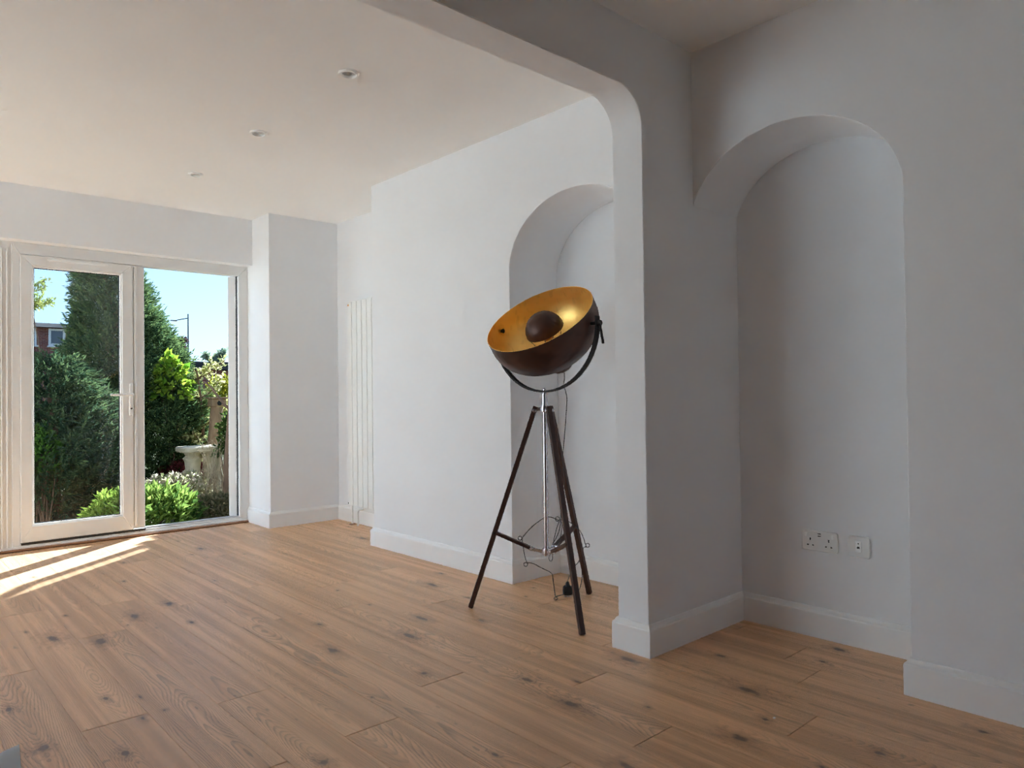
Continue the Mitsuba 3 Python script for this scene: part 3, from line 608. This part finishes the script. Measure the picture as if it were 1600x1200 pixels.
shrub('leafy_shrub', 'leafy green bush outside to the right, behind the pier', 'shrub', (3.85, 7.05, 1.0), (0.66, 0.85, 1.60), 9000, 0.085, 0.045, (0.05, 0.11, 0.02), (0.16, 0.24, 0.05))
# leaf litter and ground ivy on the right
shrub('ground_ivy', 'low dark ground ivy with dry twigs at the foot of the right trunk', 'plant', (2.62, 6.95, -0.10), (0.42, 0.40, 0.26), 2400, 0.050, 0.024, (0.10, 0.11, 0.04), (0.48, 0.36, 0.20))

def branching(name, label, cat_, base, height, spread, nb, nleaf, L, W, c0, c1, trunk_r, parent_mat='m_bark', zmin=0.35):
    base = np.array(base, float); t = thing(name, label, cat_); bm, P, D = [], [], []
    top = base + [0, 0, height]
    tp = smooth_path([base, base + [0.05, 0.0, height * 0.45], top + rng.normal(size=3) * 0.05], 5)
    bm.append(tube(tp, np.linspace(trunk_r, trunk_r * 0.25, len(tp)), 8))
    for i in range(nb):
        s = tp[int(len(tp) * rng.uniform(zmin, 0.95))]; az = rng.uniform(0, 2 * np.pi); ln = spread * rng.uniform(0.5, 1.0)
        e = s + np.array([math.cos(az) * ln, math.sin(az) * ln, ln * rng.uniform(0.0, 0.8)])
        bp = smooth_path([s, (s + e) / 2 + rng.normal(size=3) * 0.05 * spread - [0, 0, 0.06 * spread], e], 5)
        bm.append(tube(bp, np.linspace(trunk_r * 0.30, 0.004, len(bp)), 6))
        m = nleaf // nb
        q = bp[rng.integers(4, len(bp), m)] + rng.normal(size=(m, 3)) * 0.055 * max(spread, 0.5)
        P.append(q); D.append(rng.normal(size=(m, 3)) + [0, 0, 0.3])
    put('branches', cat(bm), parent_mat, t, True)
    P, D = np.vstack(P), np.vstack(D)
    put_leaves('leaves', [leaves(P, D, L, W, pick(c0, c1, len(P)))], t)
    return t
branching('small_tree', 'small open tree with pale cream green leaves in the middle of the open doorway', 'tree', (3.08, 8.90, GZ), 1.50, 0.42, 26, 1800, 0.055, 0.036, (0.34, 0.36, 0.12), (0.72, 0.66, 0.36), 0.035)
branching('small_tree', 'light green twiggy tree against the sky, top left of the closed door', 'tree', (1.93, 11.6, GZ), 2.62, 0.34, 14, 700, 0.065, 0.030, (0.26, 0.32, 0.08), (0.55, 0.55, 0.20), 0.016, zmin=0.86)
branching('hazy_tree', 'pale hazy tree far away above the brick outbuilding', 'tree', (21.8, 60.0, GZ), 4.6, 1.5, 30, 2400, 0.34, 0.24, (0.22, 0.30, 0.20), (0.40, 0.46, 0.34), 0.12)
branching('bare_tree', 'dark purplish leaved tree far behind the small tree', 'tree', (10.6, 34.0, GZ), 3.35, 0.62, 26, 2600, 0.20, 0.13, (0.06, 0.035, 0.04), (0.14, 0.09, 0.09), 0.08, zmin=0.7)

# stone pedestal
ped = thing('stone_pedestal', 'weathered pale stone pedestal with a wide flat top', 'pedestal')
put('column', lathe([(0.0, GZ), (0.13, GZ), (0.13, GZ + 0.06), (0.10, GZ + 0.08), (0.072, GZ + 0.13), (0.066, GZ + 0.2), (0.078, 0.24), (0.085, 0.30), (0.105, 0.335), (0.075, 0.36), (0.09, 0.40), (0.0, 0.40)], (2.775, 8.2, 0), (0, 0, 1), 20), 'm_stone', ped, 35)
put('top', prism([(2.655 + 0.02, 8.03), (3.05, 8.03), (3.08, 8.06), (3.08, 8.36), (3.05, 8.39), (2.675, 8.39), (2.645, 8.36), (2.645, 8.06)], 0.40, 0.462, 0.014, 'xy'), 'm_stone', ped)
put('column', lathe([(0.0, GZ), (0.12, GZ), (0.10, GZ + 0.1), (0.085, 0.1), (0.09, 0.3), (0.11, 0.38), (0.11, 0.40), (0.0, 0.40)], (2.985, 8.22, 0), (0, 0, 1), 18), 'm_stone', ped, 35)
# old wooden post with a bird box on top
ps = thing('wooden_post', 'old brown leaning wooden post behind the stone pedestal', 'post')
put('shaft', tube([(3.14, 8.62, GZ - 0.05), (3.15, 8.61, 0.3), (3.165, 8.60, 0.6), (3.185, 8.60, 0.885)], [0.088, 0.082, 0.076, 0.070], 12), 'm_post', ps, 30)
bb = thing('bird_box', 'tan wooden bird box on top of the old post', 'bird box')
put('body', box(3.105, 3.265, 8.52, 8.68, 0.888, 0.975, 0.006), 'm_post', bb)
put('roof', box(3.085, 3.285, 8.50, 8.70, 0.976, 0.996, 0.004), 'm_post', bb)
put('entrance', lathe([(0, 0), (0.026, 0), (0.026, 0.006), (0, 0.006)], (3.185, 8.519, 0.925), (0, -1, 0), 20), 'm_black', bb)
tr = thing('tree_trunk', 'slim reddish brown trunk at the right edge of the open doorway', 'tree trunk')
tp = smooth_path([(2.905, 7.52, GZ - 0.05), (2.900, 7.52, 0.3), (2.915, 7.5, 0.65), (2.93, 7.5, 1.02)], 4)
put('bark', tube(tp, np.linspace(0.055, 0.036, len(tp)), 10), 'm_bark', tr, 30)
put('branch', cat([tube(smooth_path([(2.925, 7.5, 0.86), (2.84, 7.55, 0.96), (2.76, 7.62, 1.10), (2.70, 7.66, 1.16)], 4), np.linspace(0.018, 0.006, 16), 6), tube(smooth_path([(2.93, 7.5, 0.90), (2.98, 7.5, 1.0), (3.02, 7.52, 1.12)], 4), np.linspace(0.02, 0.008, 12), 6)]), 'm_bark', tr, True)
# dry stems
ds = thing('dry_stems', 'clump of pale dry stems hanging over in front of the stone pedestal', 'dry plant')
sm = []
for i in range(70):
    b = np.array([2.83 + rng.normal() * 0.07, 7.62 + rng.normal() * 0.10, GZ])
    e = np.array([2.88 + rng.normal() * 0.09, 7.80 + rng.normal() * 0.12, rng.uniform(0.20, 0.62)])
    bend = rng.normal(size=3) * 0.05
    pts = [b, b * 0.45 + e * 0.55 + bend, e]
    if rng.random() < 0.4: pts.append(e + np.array([rng.normal() * 0.12, rng.normal() * 0.08, -rng.uniform(0.02, 0.18)]))
    pth = smooth_path(pts, 4); sm.append(tube(pth, np.linspace(0.0045, 0.002, len(pth)), 4))
put('stems', cat(sm), 'm_stem', ds, True, kind='stuff')

# houses, lamp post
h1 = thing('brick_outbuilding', 'low dark red brick building beyond the garden, right of the conifer', 'building')
put('wall', box(7.9, 15.0, 28.0, 33.0, GZ, 2.0), 'm_brick', h1)
put('roof', cat([box(7.7, 15.2, 27.8, 33.2, 2.0, 2.12, 0.02), box(7.9, 15.0, 28.0, 33.0, 2.12, 2.32, 0.03)]), 'm_slate', h1)
for x in (10.40, 12.6):
    wn = put('window', mitred(x, x + 0.62, 1.02, 1.56, 0.10, 0.10, 0.10, 0.10, 27.93, 28.03, 0.01), 'm_upvc', h1)
    put('pane', box(x + 0.09, x + 0.53, 27.985, 27.995, 1.11, 1.47), 'm_winglass', wn)
h2 = thing('brick_house', 'brick house with white windows seen through the trees in the closed door', 'building')
put('wall', box(5.0, 13.0, 45.0, 53.0, GZ, 4.75), 'm_brick', h2)
P = [(44.6, 4.75), (53.4, 4.75), (49.0, 5.35)]
put('roof', prism(P, 4.7, 13.3, 0.0, 'yz'), 'm_slate', h2)
for x in (6.55, 7.86):
    wn = put('window', mitred(x, x + 0.78, 3.80, 4.72, 0.12, 0.12, 0.12, 0.12, 44.92, 45.02, 0.01), 'm_upvc', h2)
    put('pane', box(x + 0.11, x + 0.67, 44.97, 44.98, 3.91, 4.61), 'm_winglass', wn)
    put('window_sill', box(x - 0.06, x + 0.84, 44.85, 45.0, 3.72, 3.80, 0.01), 'm_upvc', wn)
lp = thing('street_lamp', 'thin grey street lamp against the sky above the trees', 'street lamp')
put('pole', tube([(15.0, 45.0, GZ), (15.0, 45.0, 3.0), (15.0, 45.0, 5.95)], [0.06, 0.045, 0.035], 10), 'm_lampgrey', lp, 30)
put('arm', tube([(15.0, 45.0, 5.70), (14.4, 45.15, 5.56)], [0.03, 0.025], 8), 'm_lampgrey', lp, 30)
put('lamp_head', box(14.05, 14.42, 45.08, 45.22, 5.49, 5.56, 0.03), 'm_lampgrey', lp)
